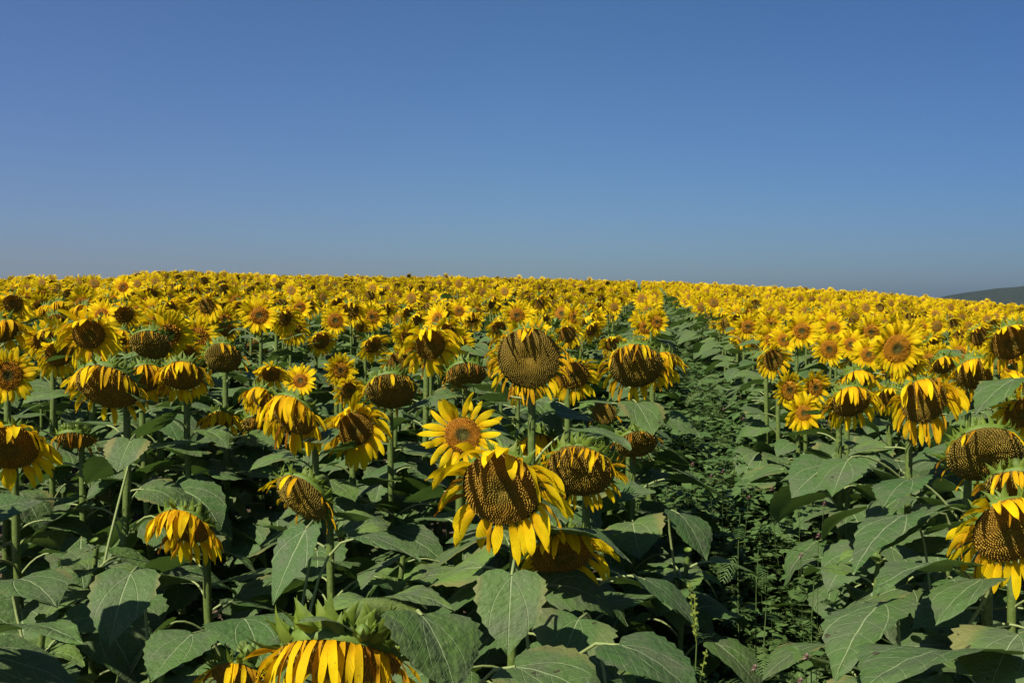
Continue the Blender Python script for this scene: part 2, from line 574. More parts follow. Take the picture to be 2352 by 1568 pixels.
def build_petals(C, n, Rr, kind, rng, nseg=7, scale=1., mult=1.):
    K = KINDS[kind]; e1, e2 = head_frame(n)
    out = []
    cnt = int(K['n'] * mult)
    top_fwd = {'open': 0, 'nod': .5, 'hang': .95, 'ripe': .85, 'ragged': .9, 'dry': .9}[kind]
    dome = K['dome']

    def push(p):
        q = p - C; z = float(np.dot(q, n)); rr = np.linalg.norm(q - n * z) / Rr
        lim = (disc_h(min(rr, 1), dome) + .05) * Rr
        if rr < 1.0 and -.3 * Rr < z < lim: return p + n * (lim - z)
        return p
    for k in range(cnt):
        th = 2 * math.pi * (k + rng.uniform(-.35, .35)) / cnt
        top = math.sin(th) > .3
        if rng.random() < (K['mt'] if top else K['m']): continue
        rad = e1 * math.cos(th) + e2 * math.sin(th); tan = np.cross(n, rad)
        wilt = rng.random() < K['wilt']
        a = rng.uniform(*K['a']) + top_fwd * max(0, math.sin(th))
        p0 = C + rad * Rr * .99 - n * Rr * .02 * (k % 2)
        d = rad * math.cos(a) + n * math.sin(a)
        L = K['L'] * rng.uniform(.8, 1.15) * scale * (1 + .35 * top_fwd * max(0, math.sin(th))); W = K['W'] * rng.uniform(.85, 1.2) * scale
        tone = rng.uniform(*K['t'])
        curl = n * rng.uniform(-.6, .5) + tan * rng.uniform(-.55, .55)
        g = K['g'] * rng.uniform(.6, 1.4)
        if wilt:
            W *= .5; tone = max(tone, rng.uniform(.45, .9)); g = max(g, 1.2); curl = tan * rng.uniform(-1.2, 1.2) + n * rng.uniform(0, 1)
        mb = MB()
        strip(mb, p0, d, tan, L, W, PROF_WILT if wilt else PROF_PETAL, nseg, g, .7, curl, rng.uniform(.1, .35), rng.uniform(-.4, .4) * (3.5 if wilt else 1), tone, push, PETAL, .10 if not wilt else .25, rng)
        out.append(mb)
    return out


def face_dir(yaw, el):
    """yaw 0 looks back to the camera (-Y); positive turns to the photo's right"""
    return np.array([math.sin(yaw) * math.cos(el), -math.cos(yaw) * math.cos(el), math.sin(el)])


def stem_path(base, C, n, Rr, rng, arch=None):
    B = C - n * Rr * .62
    if arch:
        K = B + np.array(arch)
        lo = bez(np.array(base), np.array(base) + np.array([0, 0, .4]), K - np.array([0, 0, .35]), K, 9)
        arc = bez(K, K + np.array([-.01, 0, .035]), B - n * .07, B + n * .005, 12)
        return np.concatenate([lo, arc[1:]])
    back = .05 + .09 * max(0, -n[2])
    top = np.array([B[0], B[1], B[2]]) - np.array([n[0], n[1], 0]) * back
    droop = max(0., -n[2])
    kz = C[2] - .16 - .18 * droop
    K = np.array([top[0], top[1], kz])
    lo = bez(np.array(base), np.array(base) + np.array([rng.uniform(-.03, .03), rng.uniform(-.03, .03), (kz - base[2]) * .4]), K - np.array([rng.uniform(-.02, .02), 0, (kz - base[2]) * .3]), K, 9)
    arc = bez(K, K + np.array([0, 0, .16 + .20 * droop]), B - n * (.07 + .06 * droop), B + n * .005, 9)
    return np.concatenate([lo, arc[1:]])


def stem_at(path, z):
    for i in range(len(path) - 1):
        if path[i][2] <= z <= path[i + 1][2]:
            f = (z - path[i][2]) / (path[i + 1][2] - path[i][2] + 1e-9)
            return path[i] * (1 - f) + path[i + 1] * f
    return path[8]


def gen_leaves(path, top_z, face_az, rng, n=14, size=1., lo=.30, q='hi', base_z=0.):
    """list of MB, one per leaf"""
    out = []
    a0 = rng.random() * 6.3
    for i in range(n):
        f = (i + rng.uniform(-.2, .2)) / max(1, n - 1)
        f = min(max(f, 0), 1)
        z = base_z + lo + (top_z - .10 - lo - base_z) * f ** .9
        az = a0 + i * 2.39996 + rng.uniform(-.3, .3)
        if f > .72:
            dif = (az - face_az + math.pi) % (2 * math.pi) - math.pi
            if abs(dif) < .7: az += 1.4 * (1 if dif >= 0 else -1)
        big = 1.0 if f < .65 else 1.0 - (f - .65) * 1.25
        L = rng.uniform(.19, .27) * size * big
        W = L * rng.uniform(.78, .98)
        pl = rng.uniform(.08, .17) * size * (1 if f < .7 else .6)
        up = rng.uniform(.1, .7)
        att = stem_at(path, z)
        base = att + np.array([math.sin(az) * math.cos(up), math.cos(az) * math.cos(up), math.sin(up)]) * pl
        p0 = rng.uniform(-.45, .1); p1 = rng.uniform(-1.35, -.55)
        if f > .8: p1 = rng.uniform(-.9, .1); p0 = rng.uniform(-.3, .4)
        mb = MB()
        kw = dict(roll=rng.uniform(-.5, .5), fold=rng.uniform(.0, .30), rng=rng, tone=(rng.random() * .35 if f < .8 else rng.uniform(.1, .7)), yaw2=rng.uniform(-.4, .4))
        if q == 'hi': leaf(mb, att, base, az, L, W, p0, p1, .0042, 6, 5, nv=15, nu=4, wave=rng.uniform(.01, .035), **kw)
        elif q == 'mid': leaf(mb, att, base, az, L, W, p0, p1, .0042, 4, 4, nv=7, nu=2, serr=0, wave=.03, **kw)
        else: leaf(mb, att, base, az, L * 1.1, W * 1.1, p0, p1, .004, 2, 3, nv=3, nu=1, serr=0, wave=0, **kw)
        out.append(mb)
    return out


SUN_GROUP = 'sunflowers growing in the field'


def hero(label, px, py, Y, Rr, kind, yaw=0, el=-20, nl=17, seeds=420, seed=0, lsize=1., petal_parts=True, buds=(), pscale=1., mult=1., group=SUN_GROUP, cal=1., offset=None, arch=None):
    rng = random.Random(seed * 7919 + 13)
    C = unproject(px, py, Y)
    n = face_dir(R(yaw), R(el))
    bh = .05 + .12 * rng.random()
    if offset is None: offset = (rng.uniform(-.05, .05), rng.uniform(.0, .08))
    bx, by = C[0] - n[0] * bh + offset[0], C[1] - n[1] * bh + offset[1]
    root = link('sunflower', None)
    gz = tz(bx, by)
    root.location = (bx, by, gz)
    root.empty_display_size = .1
    tag(root, label, 'sunflower', group)
    Cl = C - np.array([bx, by, gz])
    path = stem_path(np.array([0, 0, -.03]), Cl, n, Rr, rng, arch)
    ns = len(path)
    mb = MB(); tube(mb, path, [((.0135 - .004 * i / ns) * (1.4 if arch else 1)) for i in range(ns)], 14, STEM, .15)
    if arch:
        V, T = [], []
        for k in range(5200):
            f = rng.uniform(6, ns - 1.01); a = int(f); q = path[a] * (1 - f + a) + path[a + 1] * (f - a)
            dd = nrm(path[a + 1] - path[a]); r_ = nrm(np.cross(dd, np.array([rng.gauss(0, 1), rng.gauss(0, 1), rng.gauss(0, 1)])))
            rr_ = (.0135 - .004 * f / ns) * 1.4; sd_ = np.cross(dd, r_) * .0003
            b = len(V); V += [q + r_ * rr_ * .95 - sd_, q + r_ * rr_ * .95 + sd_, q + r_ * (rr_ + rng.uniform(.002, .005)) + dd * rng.uniform(-.001, .001)]
            T.append((b, b + 1, b + 2))
        mb.add(V, [(0, 0, 1)] * len(V), tris=T, mat=STEM)
    link('stem', mb.mesh('stem'), root)
    for lm in gen_leaves(path, path[:, 2].max() - .06, math.atan2(n[0], n[1]), rng, nl + 8, lsize * (1.10 if Y < 4.5 else 1.05), .30, 'hi'):
        link('leaf', lm.mesh('leaf'), root)
    K = KINDS[kind]
    hd = link('flower_head', build_back(Cl, n, Rr, rng).mesh('flower_head'), root)
    link('seed_disc', build_disc(Cl, n, Rr, K['dome'], K['fresh'], rng, 8, 36, seeds).mesh('seed_disc', smooth=False), hd)
    link('calyx', build_calyx(Cl, n, Rr, rng, int(62 + 14 * (Rr > .09)), (.036 + .08 * (Rr - .06)) * (1 + (cal - 1) * .8), 5, K['cal'], cal).mesh('calyx'), hd)
    pet = build_petals(Cl, n, Rr, kind, rng, 8, pscale * .94, mult)
    if petal_parts:
        for p in pet: link('petal', p.mesh('petal'), hd)
    else:
        allp = MB()
        for p in pet: allp.merge(p)
        if pet: link('petal_ring', allp.mesh('petal_ring'), hd)
    for (dx, dy, dz, r) in buds:
        bm_ = MB(); bc = Cl + np.array([dx, dy, dz])
        att = path[-7]
        tube(bm_, bez(att, att + (bc - att) * .3 + np.array([0, 0, .03]), bc - np.array([0, 0, .04]), bc, 6), [.004] * 6, 5, STEM, .5)
        prof = [(.35, -.9), (.8, -.6), (1, -.1), (.85, .4), (.4, .85), (.05, 1.05)]
        P = []; S = []
        for rr, hh in prof:
            for k in range(10):
                th = k * math.pi / 5
                P.append(bc + np.array([math.cos(th) * rr, math.sin(th) * rr, hh]) * r); S.append((0, 0, .4))
        bm_.add(P, S, quads=[(i * 10 + k, i * 10 + (k + 1) % 10, (i + 1) * 10 + (k + 1) % 10, (i + 1) * 10 + k) for i in range(5) for k in range(10)], mat=BACK)
        for k in range(9):
            th = k * .7; rad = np.array([math.cos(th), math.sin(th), 0.])
            strip(bm_, bc + rad * r * .8 + np.array([0, 0, -r * .5]), nrm(rad * .5 + np.array([0, 0, 1])), np.array([-rad[1], rad[0], 0]), r * 2.0, r * .8, PROF_BRACT, 4, 0, 1, rad * .3, .3, 0, .5, None, BRACT, 0, rng)
        link('bud', bm_.mesh('bud'), root)
    HEROES.append((px, py, Y, Rr * 2287 / Y, bx, by))
    STANDS.append((root, path, (bx, by, gz)))
    return root, Cl, n, path


HEROES = []
STANDS = []

# ------------------------------------------------------------------ setting: ground and far hill
def build_ground():
    ys = np.concatenate([np.linspace(-12, 0, 7), np.linspace(.5, 14, 46), np.linspace(15, 90, 76), np.geomspace(95, 4000, 30)])
    ts = np.linspace(-1, 1, 121)
    P = []
    for y in ys:
        hw = 9 + abs(y) * .95
        x = ts * hw
        z = terrain(x, np.full_like(x, y))
        P.append(np.stack([x, np.full_like(x, y), z], 1))
    P = np.concatenate(P); m = len(ts)
    q = [(i * m + j, i * m + j + 1, (i + 1) * m + j + 1, (i + 1) * m + j) for i in range(len(ys) - 1) for j in range(m - 1)]
    mb = MB(); mb.add(P, np.zeros_like(P), quads=q, mat=0)
    tag(link('ground', mb.mesh('ground', [M_SOIL])), 'dark bare soil under the sunflower rows', kind='structure')


def build_hill():
    xs = np.linspace(300, 3400, 120); ys = np.linspace(0, 1, 24)
    rs = np.random.RandomState(4)
    P = []
    for v in ys:
        for x in xs:
            prof = float(np.interp(x, [300, 1085, 1170, 1270, 1370, 1600, 2000, 2600, 3400], [-18, -2, 17, 33, 42, 64, 85, 70, -18]))
            yy = 2300 + (v - .35) * 900
            h = -18 + (prof + 18) * (math.sin(math.pi * min(v / .7, 1) * .5) if v < .7 else math.cos((v - .7) / .3 * math.pi / 2)) + rs.uniform(-1.1, 1.1)
            P.append((x, yy, h))
    m = len(xs)
    q = [(i * m + j, i * m + j + 1, (i + 1) * m + j + 1, (i + 1) * m + j) for i in range(len(ys) - 1) for j in range(m - 1)]
    mb = MB(); mb.add(P, np.zeros((len(P), 3)), quads=q, mat=0)
    tag(link('hill', mb.mesh('hill', [M_HILL])), 'dark wooded hill on the horizon at the right edge', kind='structure')


build_ground()
build_hill()

# ------------------------------------------------------------------ the near sunflowers, one by one
H = hero
# centre group
H('large central sunflower with thick yellow petals, one lying on its brown disc', 1152, 1122, 2.45, .100, 'nod', -14, -20, 12, 700, 1, 1., pscale=1.28, mult=.95)
H('freshly opened sunflower with orange centre and pointed petals, just above the large central head', 1062, 998, 3.0, .054, 'open', 8, 12, 12, 420, 2, 1., pscale=1.0, mult=.6)
H('ripe seed head with wilted petals just right of the large central head', 1332, 1082, 2.85, .096, 'ragged', -12, -34, 12, 650, 3, 1., pscale=.8)
H('nodding sunflower showing only a fringe of yellow petals behind the central heads', 1243, 1022, 3.35, .070, 'hang', -5, -52, 12, 260, 4, pscale=.8)
H('shaded sunflower with a dark face hanging directly below the large central head', 1292, 1272, 2.62, .082, 'nod', 14, -34, 11, 420, 5, 1., pscale=1.)
H('dark drooping head with shrivelled petals at the edge of the weedy gap', 1462, 1020, 3.8, .078, 'dry', 8, -42, 12, 300, 6, pscale=.8)
H('big round ripe seed head with curled petals on its rim, tallest in the centre', 1214, 822, 3.05, .094, 'ripe', -6, -8, 12, 750, 7, mult=1.5, buds=((.085, .03, .11, .014),), pscale=.8)
H('sunflower with a dark brown face right beside the tallest ripe seed head', 1318, 862, 4.1, .062, 'nod', 10, -18, 11, 260, 8, pscale=.8)
H('wide olive seed head with few petals standing left of the weedy gap', 1460, 840, 3.75, .098, 'ripe', -4, -30, 12, 600, 9, mult=1.3)
H('yellow nodding sunflower tucked behind the wide olive seed head', 1520, 838, 4.3, .065, 'hang', 12, -25, 11, 200, 10, pscale=.8)
H('shaded drooping head with a dark leaf lying across its face', 1070, 862, 4.1, .080, 'dry', 5, -45, 11, 300, 11, pscale=.8)
H('bright sunflower with a brown streaked face left of the tallest ripe head', 988, 792, 4.2, .064, 'nod', 14, -12, 12, 300, 12, pscale=1.1)
H('smaller sunflower partly behind the bright streaked one, yellow petals pointing left', 916, 832, 5.3, 0.058, 'nod', 14, -10, 10, 200, 13, pscale=.8)
H('broad drooping seed head with orange shrivelled petals left of the fresh open flower', 898, 898, 3.8, .096, 'ripe', 8, -42, 12, 520, 14, pscale=.8)
H('sunflower with a small leaf over its top and bright petals below its dark face', 815, 985, 3.7, .066, 'nod', 14, -8, 12, 420, 15, pscale=1.1)
H('drooping sunflower with long yellow petals and its bent stem arching on the right', 672, 952, 3.45, .086, 'hang', -26, -32, 12, 460, 16, pscale=1.1)
H('dark brown drooping head in the shade behind the bent-stemmed sunflower', 592, 978, 4.3, .066, 'dry', -5, -45, 10, 200, 17, pscale=.8)
H('ripe seed head facing left with green bracts and three orange petal scraps', 694, 1142, 3.05, .092, 'ripe', -30, -34, 12, 560, 18, mult=.6, pscale=.8)
H('sunflower hanging face down under a curtain of yellow petals, lower left', 424, 1208, 2.95, .074, 'hang', -14, -36, 12, 420, 19, pscale=1.05, mult=1.15)
H('large drooping sunflower with a wide dark face under a fringe of petals, upper left', 246, 888, 3.25, .102, 'hang', -6, -42, 12, 560, 20, pscale=.8)
H('yellow sunflower hanging behind the large drooping one, turned to the right', 335, 868, 3.9, .070, 'hang', 28, -36, 11, 240, 21, pscale=.8)
H('sunflower with a thick yellow fringe, rightmost of the three drooping ones at upper left', 420, 862, 3.9, .075, 'hang', 12, -38, 11, 260, 22, mult=1.2, pscale=.8)
H('tall sunflower with open petals and a dark oval face near the left edge', 204, 768, 4.2, .064, 'nod', 18, -14, 11, 300, 23, pscale=1.15)
H('sunflower turned to the right with ragged petals behind the tall oval-faced one', 136, 812, 4.4, .060, 'nod', 40, -16, 10, 200, 24, pscale=.8)
H('open sunflower with an orange face cut by the left edge of the view', 18, 862, 3.8, .052, 'open', 30, 2, 11, 300, 25, pscale=.8)
H('large nodding sunflower at the left edge with broad petals over its shaded face', 24, 1028, 3.15, .084, 'nod', 22, -30, 11, 460, 26, pscale=1.1)
H('withered brown head with dark shrivelled petals behind the left drooping sunflowers', 346, 792, 4.3, .082, 'dry', 6, -38, 10, 320, 27, pscale=.8)
H('ripe dark seed head almost without petals, upper left behind the yellow fringes', 512, 822, 4.3, .076, 'ripe', 12, -30, 10, 320, 28, mult=.6, pscale=.8)
H('small brown nodding head in a clearing of leaves, upper left', 592, 792, 8.0, 0.058, 'dry', 5, -35, 9, 0, 29, petal_parts=True, pscale=.8)
H('sunflower with a drooping petal over its face beside the clearing of leaves', 520, 756, 8.0, 0.06, 'nod', 12, -18, 9, 0, 30, petal_parts=True, pscale=.8)
H('sunflower turned right with long petals, in front of the round open flower', 738, 782, 7.0, 0.06, 'nod', 32, -14, 9, 0, 31, petal_parts=True, pscale=.8)
H('round open sunflower in full bloom, upper left of the centre', 770, 736, 7.6, 0.056, 'open', 14, 4, 9, 200, 32, petal_parts=True, pscale=.8)
H('open sunflower with a dark centre standing alone above green leaves, left of the centre', 862, 726, 9.0, 0.06, 'open', 10, 2, 9, 200, 33, petal_parts=True, pscale=.8)
H('small orange-centred flower looking upward among the drooping heads', 690, 874, 5.6, 0.04, 'open', 8, 22, 10, 180, 34, petal_parts=True, pscale=.8)
H('flower with splayed petals, upper of the close pair left of the broad seed head', 782, 850, 5.6, 0.042, 'open', 28, -2, 10, 180, 35, petal_parts=True, pscale=.8)
H('ruffled flower turned right, lower of the close pair left of the broad seed head', 800, 896, 5.4, 0.044, 'nod', 36, -8, 10, 180, 36, petal_parts=True, pscale=.8)
H('open sunflower with orange middle between the bright streaked one and the tallest ripe head', 1086, 738, 9.6, 0.055, 'open', 6, 4, 9, 180, 37, petal_parts=True, pscale=.8)
H('small half-hidden yellow head low among leaves beside the dark brown head', 508, 962, 4.1, .050, 'hang', 5, -42, 10, 0, 38, petal_parts=True, pscale=.8)
H('sunflower with limp yellow petals peeking out left of the bent-stemmed one', 600, 912, 4.2, .048, 'hang', -20, -20, 10, 0, 39, petal_parts=True, pscale=.8)
H('spread-petalled sunflower above the bent-stemmed one', 622, 858, 5.6, 0.05, 'nod', 10, -25, 10, 0, 40, petal_parts=True, pscale=.8)
H('sunflower with a dark face and hanging petal, above right of the tallest ripe head', 1303, 768, 7.0, 0.06, 'nod', 8, -14, 9, 0, 41, petal_parts=True, pscale=.8)
H('round open sunflower above the tallest ripe head, slightly right', 1290, 720, 9.2, 0.06, 'open', 4, 4, 9, 0, 42, petal_parts=True, pscale=.8)
H('small open sunflower at the left rim of the weedy gap', 1475, 768, 10.0, 0.05, 'open', 6, 6, 9, 0, 43, petal_parts=True, pscale=.8)
H('sunflower with a lopsided fringe above the wide olive seed head', 1408, 790, 7.4, 0.06, 'nod', 4, -22, 9, 0, 44, petal_parts=True, pscale=.8)
H('tiny ripe seed head half covered by leaves below the wide olive seed head', 1388, 948, 4.2, .050, 'dry', -12, -6, 9, 200, 45, mult=.2, petal_parts=True, pscale=.8)
H('dark drooping head with green bracts hidden among leaves on the left', 172, 1010, 3.9, .070, 'dry', 8, -58, 9, 200, 46, petal_parts=True, pscale=.8)
# right of the gap
H('largest open sunflower on the right with an olive face and full ring of petals', 2060, 800, 5.0, 0.07, 'open', 4, -4, 12, 400, 51, mult=1.2)
H('open sunflower with a petal fallen over its face, left end of the right-hand field', 1776, 826, 5.6, 0.058, 'nod', 8, -8, 10, 260, 52, pscale=.8)
H('round olive-faced open sunflower between two larger ones on the right', 1904, 802, 6.6, 0.058, 'open', 6, -2, 10, 220, 53, pscale=.8)
H('open sunflower turned right, left one of the pair above the small fresh flower', 1812, 896, 5.4, 0.052, 'open', 28, 2, 11, 300, 54, pscale=.8)
H('open sunflower, right one of the pair above the small fresh flower', 1872, 890, 5.7, 0.05, 'open', 20, -6, 11, 260, 55, pscale=.8)
H('small fresh sunflower in full bloom, lowest in the right-hand group beside the gap', 1846, 948, 5.0, 0.038, 'open', 4, 2, 11, 300, 56, mult=.85, pscale=.95)
H('nodding sunflower with a toothed fringe over its dark face, right of the small fresh flower', 1954, 922, 3.85, .072, 'hang', 2, -28, 12, 460, 57, mult=1.1, pscale=.8)
H('large ripe sunflower facing the camera with hanging petals all round its olive face', 2122, 920, 3.45, .080, 'hang', 2, -10, 13, 640, 58, mult=1.15, pscale=1.1)
H('sunflower with a shaded face and bright top fringe above right of the large ripe one', 2242, 858, 3.95, .076, 'hang', -12, -32, 12, 420, 59, pscale=.8)
H('high dark-faced sunflower with a yellow fringe at the right edge', 2322, 786, 3.6, .070, 'nod', -4, -26, 12, 420, 60, pscale=.8)
H('huge ripe seed head with a few dried petals near the right edge', 2262, 1044, 2.9, .106, 'ripe', -6, -34, 12, 750, 61, mult=.6, pscale=.8)
H('drooping head with orange dried petals squeezed at the right edge under the huge seed head', 2338, 1120, 2.7, .080, 'ripe', -22, -46, 11, 400, 62, pscale=.8)
H('sunflower with broad yellow petals cut off by the right edge, lower right', 2322, 1218, 2.3, .086, 'nod', -4, -22, 13, 650, 63, pscale=1.05)
H('yellow nodding sunflower cut off by the right edge above the huge seed head', 2350, 948, 3.5, .060, 'nod', -8, -24, 11, 200, 64, pscale=.8)
H('nodding sunflower between the largest open one and the high edge one', 2168, 838, 5.6, 0.06, 'hang', 5, -30, 10, 0, 65, petal_parts=True, pscale=.8)
H('sunflower with a dark round face left of the high edge one', 2250, 772, 6.2, 0.06, 'nod', 8, -12, 10, 0, 66, petal_parts=True, pscale=.8)
H('fringe of a nodding sunflower behind the toothed dark-faced one', 1968, 872, 4.5, .062, 'hang', 2, -40, 10, 0, 67, petal_parts=True, pscale=.8)
H('small dim head in the shade between the two large ripe ones on the right', 2046, 912, 5.0, 0.055, 'nod', -20, -30, 10, 0, 68, petal_parts=True, pscale=.8)
# the very near ones at the bottom
H('closest sunflower, hanging face down under green bracts on a thick arched stem, bottom edge', 782, 1514, 1.62, .097, 'ragged', -8, -52, 10, 650, 71, 1., mult=1.1, cal=1.55, pscale=1.0, buds=((.05, -.085, .075, .013),), offset=(.20, .10), arch=(.15, .06, -.05))
H('small withered head with orange petals and a pale bud at the bottom edge', 540, 1550, 2.1, .050, 'ripe', 0, -40, 10, 260, 72, mult=1.4, buds=((.035, -.02, .06, .014),), pscale=.8)

# leafy plants whose heads are out of the frame or still closed, low in front
def leafy(label, x, y, top, seed, nl=14, size=1.05):
    rng = random.Random(seed * 31 + 5)
    gz = tz(x, y)
    root = link('sunflower', None); root.location = (x, y, gz); root.empty_display_size = .1
    tag(root, label, 'sunflower', SUN_GROUP)
    C = np.array([0.03, -.02, top - gz]); n = face_dir(R(rng.uniform(-20, 20)), R(70))
    path = bez(np.array([0, 0, -.03]), np.array([.02, .01, (top - gz) * .4]), np.array([-.01, 0, (top - gz) * .7]), C - n * .03, 12)
    mb = MB(); tube(mb, path, np.linspace(.0145, .008, 12), 8, STEM, .15); link('stem', mb.mesh('stem'), root)
    path2 = np.array(path)
    for lm in gen_leaves(path2, C[2] + .04, 99, rng, nl, size, .3, 'hi'):
        link('leaf', lm.mesh('leaf'), root)
    hd = link('flower_bud', build_back(C, n, .013, rng, 12).mesh('flower_bud'), root)
    for k in range(5):
        lm = MB(); az = k * 1.26 + rng.random()
        leaf(lm, path[-2], path[-2] + np.array([math.sin(az), math.cos(az), .6]) * .02, az, rng.uniform(.10, .15), rng.uniform(.07, .10), rng.uniform(.2, .7), rng.uniform(-1.0, -.3), .003, 3, 4, nv=12, nu=3, rng=rng, tone=.7, fold=.3)
        link('leaf', lm.mesh('leaf'), root)
    HEROES.append((-999, -999, y, 1, x, y))
    STANDS.append((root, path, (x, y, gz)))


for i, (px, y, top, lab) in enumerate([
        (60, 2.45, 1.22, 'low leafy plant with a closed bud in the lower left corner'),
        (330, 2.35, 1.14, 'low leafy plant with a closed bud below the curtain-petalled sunflower'),
        (1020, 2.0, 1.16, 'low leafy plant with big veined leaves right of the closest sunflower'),
        (1240, 2.2, 1.13, 'low leafy plant under the shaded hanging sunflower at the centre'),
        (1500, 1.75, 1.04, 'low leafy plant just below the view, shading the dark end of the gap'),
        (1420, 2.35, 1.10, 'low leafy plant whose leaves lean over the dark end of the weedy gap'),
        (2080, 2.35, 1.20, 'low leafy plant with overlapping pale green leaves right of the weedy gap'),
        (2250, 1.95, 1.02, 'low leafy plant with broad leaves in the lower right corner'),
        (190, 3.0, 1.28, 'leafy plant with a closed bud under the large drooping sunflower at left'),
        (900, 2.9, 1.28, 'leafy plant with a closed bud between the left-facing seed head and the central one'),
        (640, 2.6, 1.14, 'leafy plant with a closed bud under the left-facing seed head'),
        (1560, 3.2, 1.20, 'leafy plant with a closed bud at the left rim of the weedy gap'),
        (2010, 3.1, 1.30, 'leafy plant with a closed bud at the right rim of the weedy gap'),
        (2160, 2.8, 1.28, 'leafy plant with a closed bud below the large ripe right-hand sunflower')]):
    leafy(lab, (px - 1176) / 2287 * y, y, top, i + 1, 12)

# broad leaves one can tell apart in the foreground, each growing from the stem nearest to it
def aimed_leaf(b, t, Y, Y2, W, bend=.5, roll=0., tone=.2, seed=0):
    rng = random.Random(seed)
    p = unproject(*b, Y); q = unproject(*t, Y2)
    root, path, loc = min(STANDS, key=lambda s_: math.hypot(s_[2][0] - p[0] + (q[0] - p[0]) * .5, s_[2][1] - p[1]))
    o = np.array(loc)
    pl, ql = p - o, q - o
    d = ql - pl; L = float(np.linalg.norm(d)); az = math.atan2(d[0], d[1]); pit = math.asin(max(-1, min(1, d[2] / L)))
    att = stem_at(path, min(max(pl[2] - .12, .3), path[8][2]))
    mb = MB()
    leaf(mb, att, pl, az, L * (1 + bend * bend * .05), W, pit + bend * .6, pit - bend * .6, .0045, 8, 6, nv=17, nu=5, rng=rng, tone=tone, fold=.15, wave=.025, roll=roll)
    link('leaf', mb.mesh('leaf'), root)


for i, a in enumerate([
        ((1175, 1318), (1166, 1506), 2.15, 2.05, .155, .3, .0, .3),
        ((1290, 1212), (1450, 1298), 2.45, 2.40, .13, .7, .2, .1),
        ((1180, 1530), (1400, 1640), 1.9, 1.8, .22, .6, -.1, .2),
        ((1420, 1480), (1600, 1610), 2.0, 1.9, .25, .6, .1, .1),
        ((2196, 1303), (1998, 1372), 2.35, 2.15, .17, .6, -.3, .2),
        ((2081, 1181), (1961, 1325), 2.75, 2.55, .17, .6, -.3, .2),
        ((2150, 1175), (2020, 1275), 2.8, 2.7, .18, .6, -.3, .1),
        ((2030, 1383), (1916, 1570), 2.2, 2.0, .19, .6, -.3, .2),
        ((2216, 1500), (1980, 1590), 1.9, 1.75, .30, .6, -.3, .2),
        ((2340, 1455), (2270, 1600), 1.9, 1.8, .22, .6, -.1, .3),
        ((2260, 1330), (2150, 1440), 2.2, 2.1, .16, .6, -.3, .2),
        ((1946, 1058), (1911, 1142), 3.4, 3.25, .17, .3, -.1, .2),
        ((2090, 1100), (2028, 1170), 3.0, 2.85, .17, .5, -.2, .1),
        ((301, 1315), (250, 1491), 2.45, 2.3, .165, .5, 0, .1),
        ((-20, 1455), (200, 1490), 2.0, 1.85, .13, .6, .2, .4),
        ((443, 1454), (347, 1568), 2.1, 1.95, .15, .4, 0, .3),
        ((876, 1380), (1045, 1412), 1.78, 1.72, .12, .9, .1, .9),
        ((852, 1382), (735, 1416), 1.85, 1.8, .12, .9, -.1, .8),
        ((968, 1412), (1045, 1600), 1.60, 1.52, .20, .7, .3, .4),
        ((802, 1443), (684, 1432), 1.56, 1.52, .045, .8, 0, .9),
        ((819, 1234), (964, 1295), 2.7, 2.6, .14, .6, .1, .2),
        ((704, 1212), (628, 1390), 2.75, 2.6, .12, .3, 0, .2),
        ((1330, 985), (1450, 1035), 3.15, 3.0, .14, .5, .1, .4),
        ((1462, 925), (1500, 1000), 3.65, 3.5, .18, .3, .1, .3),
        ((40, 1330), (130, 1400), 2.5, 2.35, .2, .6, 0, .1),
        ((1560, 1180), (1620, 1290), 3.1, 3.0, .2, .6, .3, .1),
        ((1480, 1330), (1600, 1450), 2.6, 2.5, .2, .6, .3, .1),
        ((1330, 1420), (1290, 1540), 2.3, 2.2, .2, .6, .2, .1),
        ((560, 1420), (600, 1520), 2.3, 2.15, .2, .5, 0, .2),
        ((300, 1010), (270, 1085), 3.1, 3.0, .14, .3, 0, .2),
        ((1230, 925), (1290, 1010), 3.3, 3.2, .12, .5, .1, .5),
        ((2330, 870), (2240, 960), 3.4, 3.3, .16, .5, -.1, .3)]):
    aimed_leaf(*a, seed=500 + i)

# ------------------------------------------------------------------ single sunflowers of the middle field (copies of prototypes)
def gap_x(y): return .50 + .128 * y


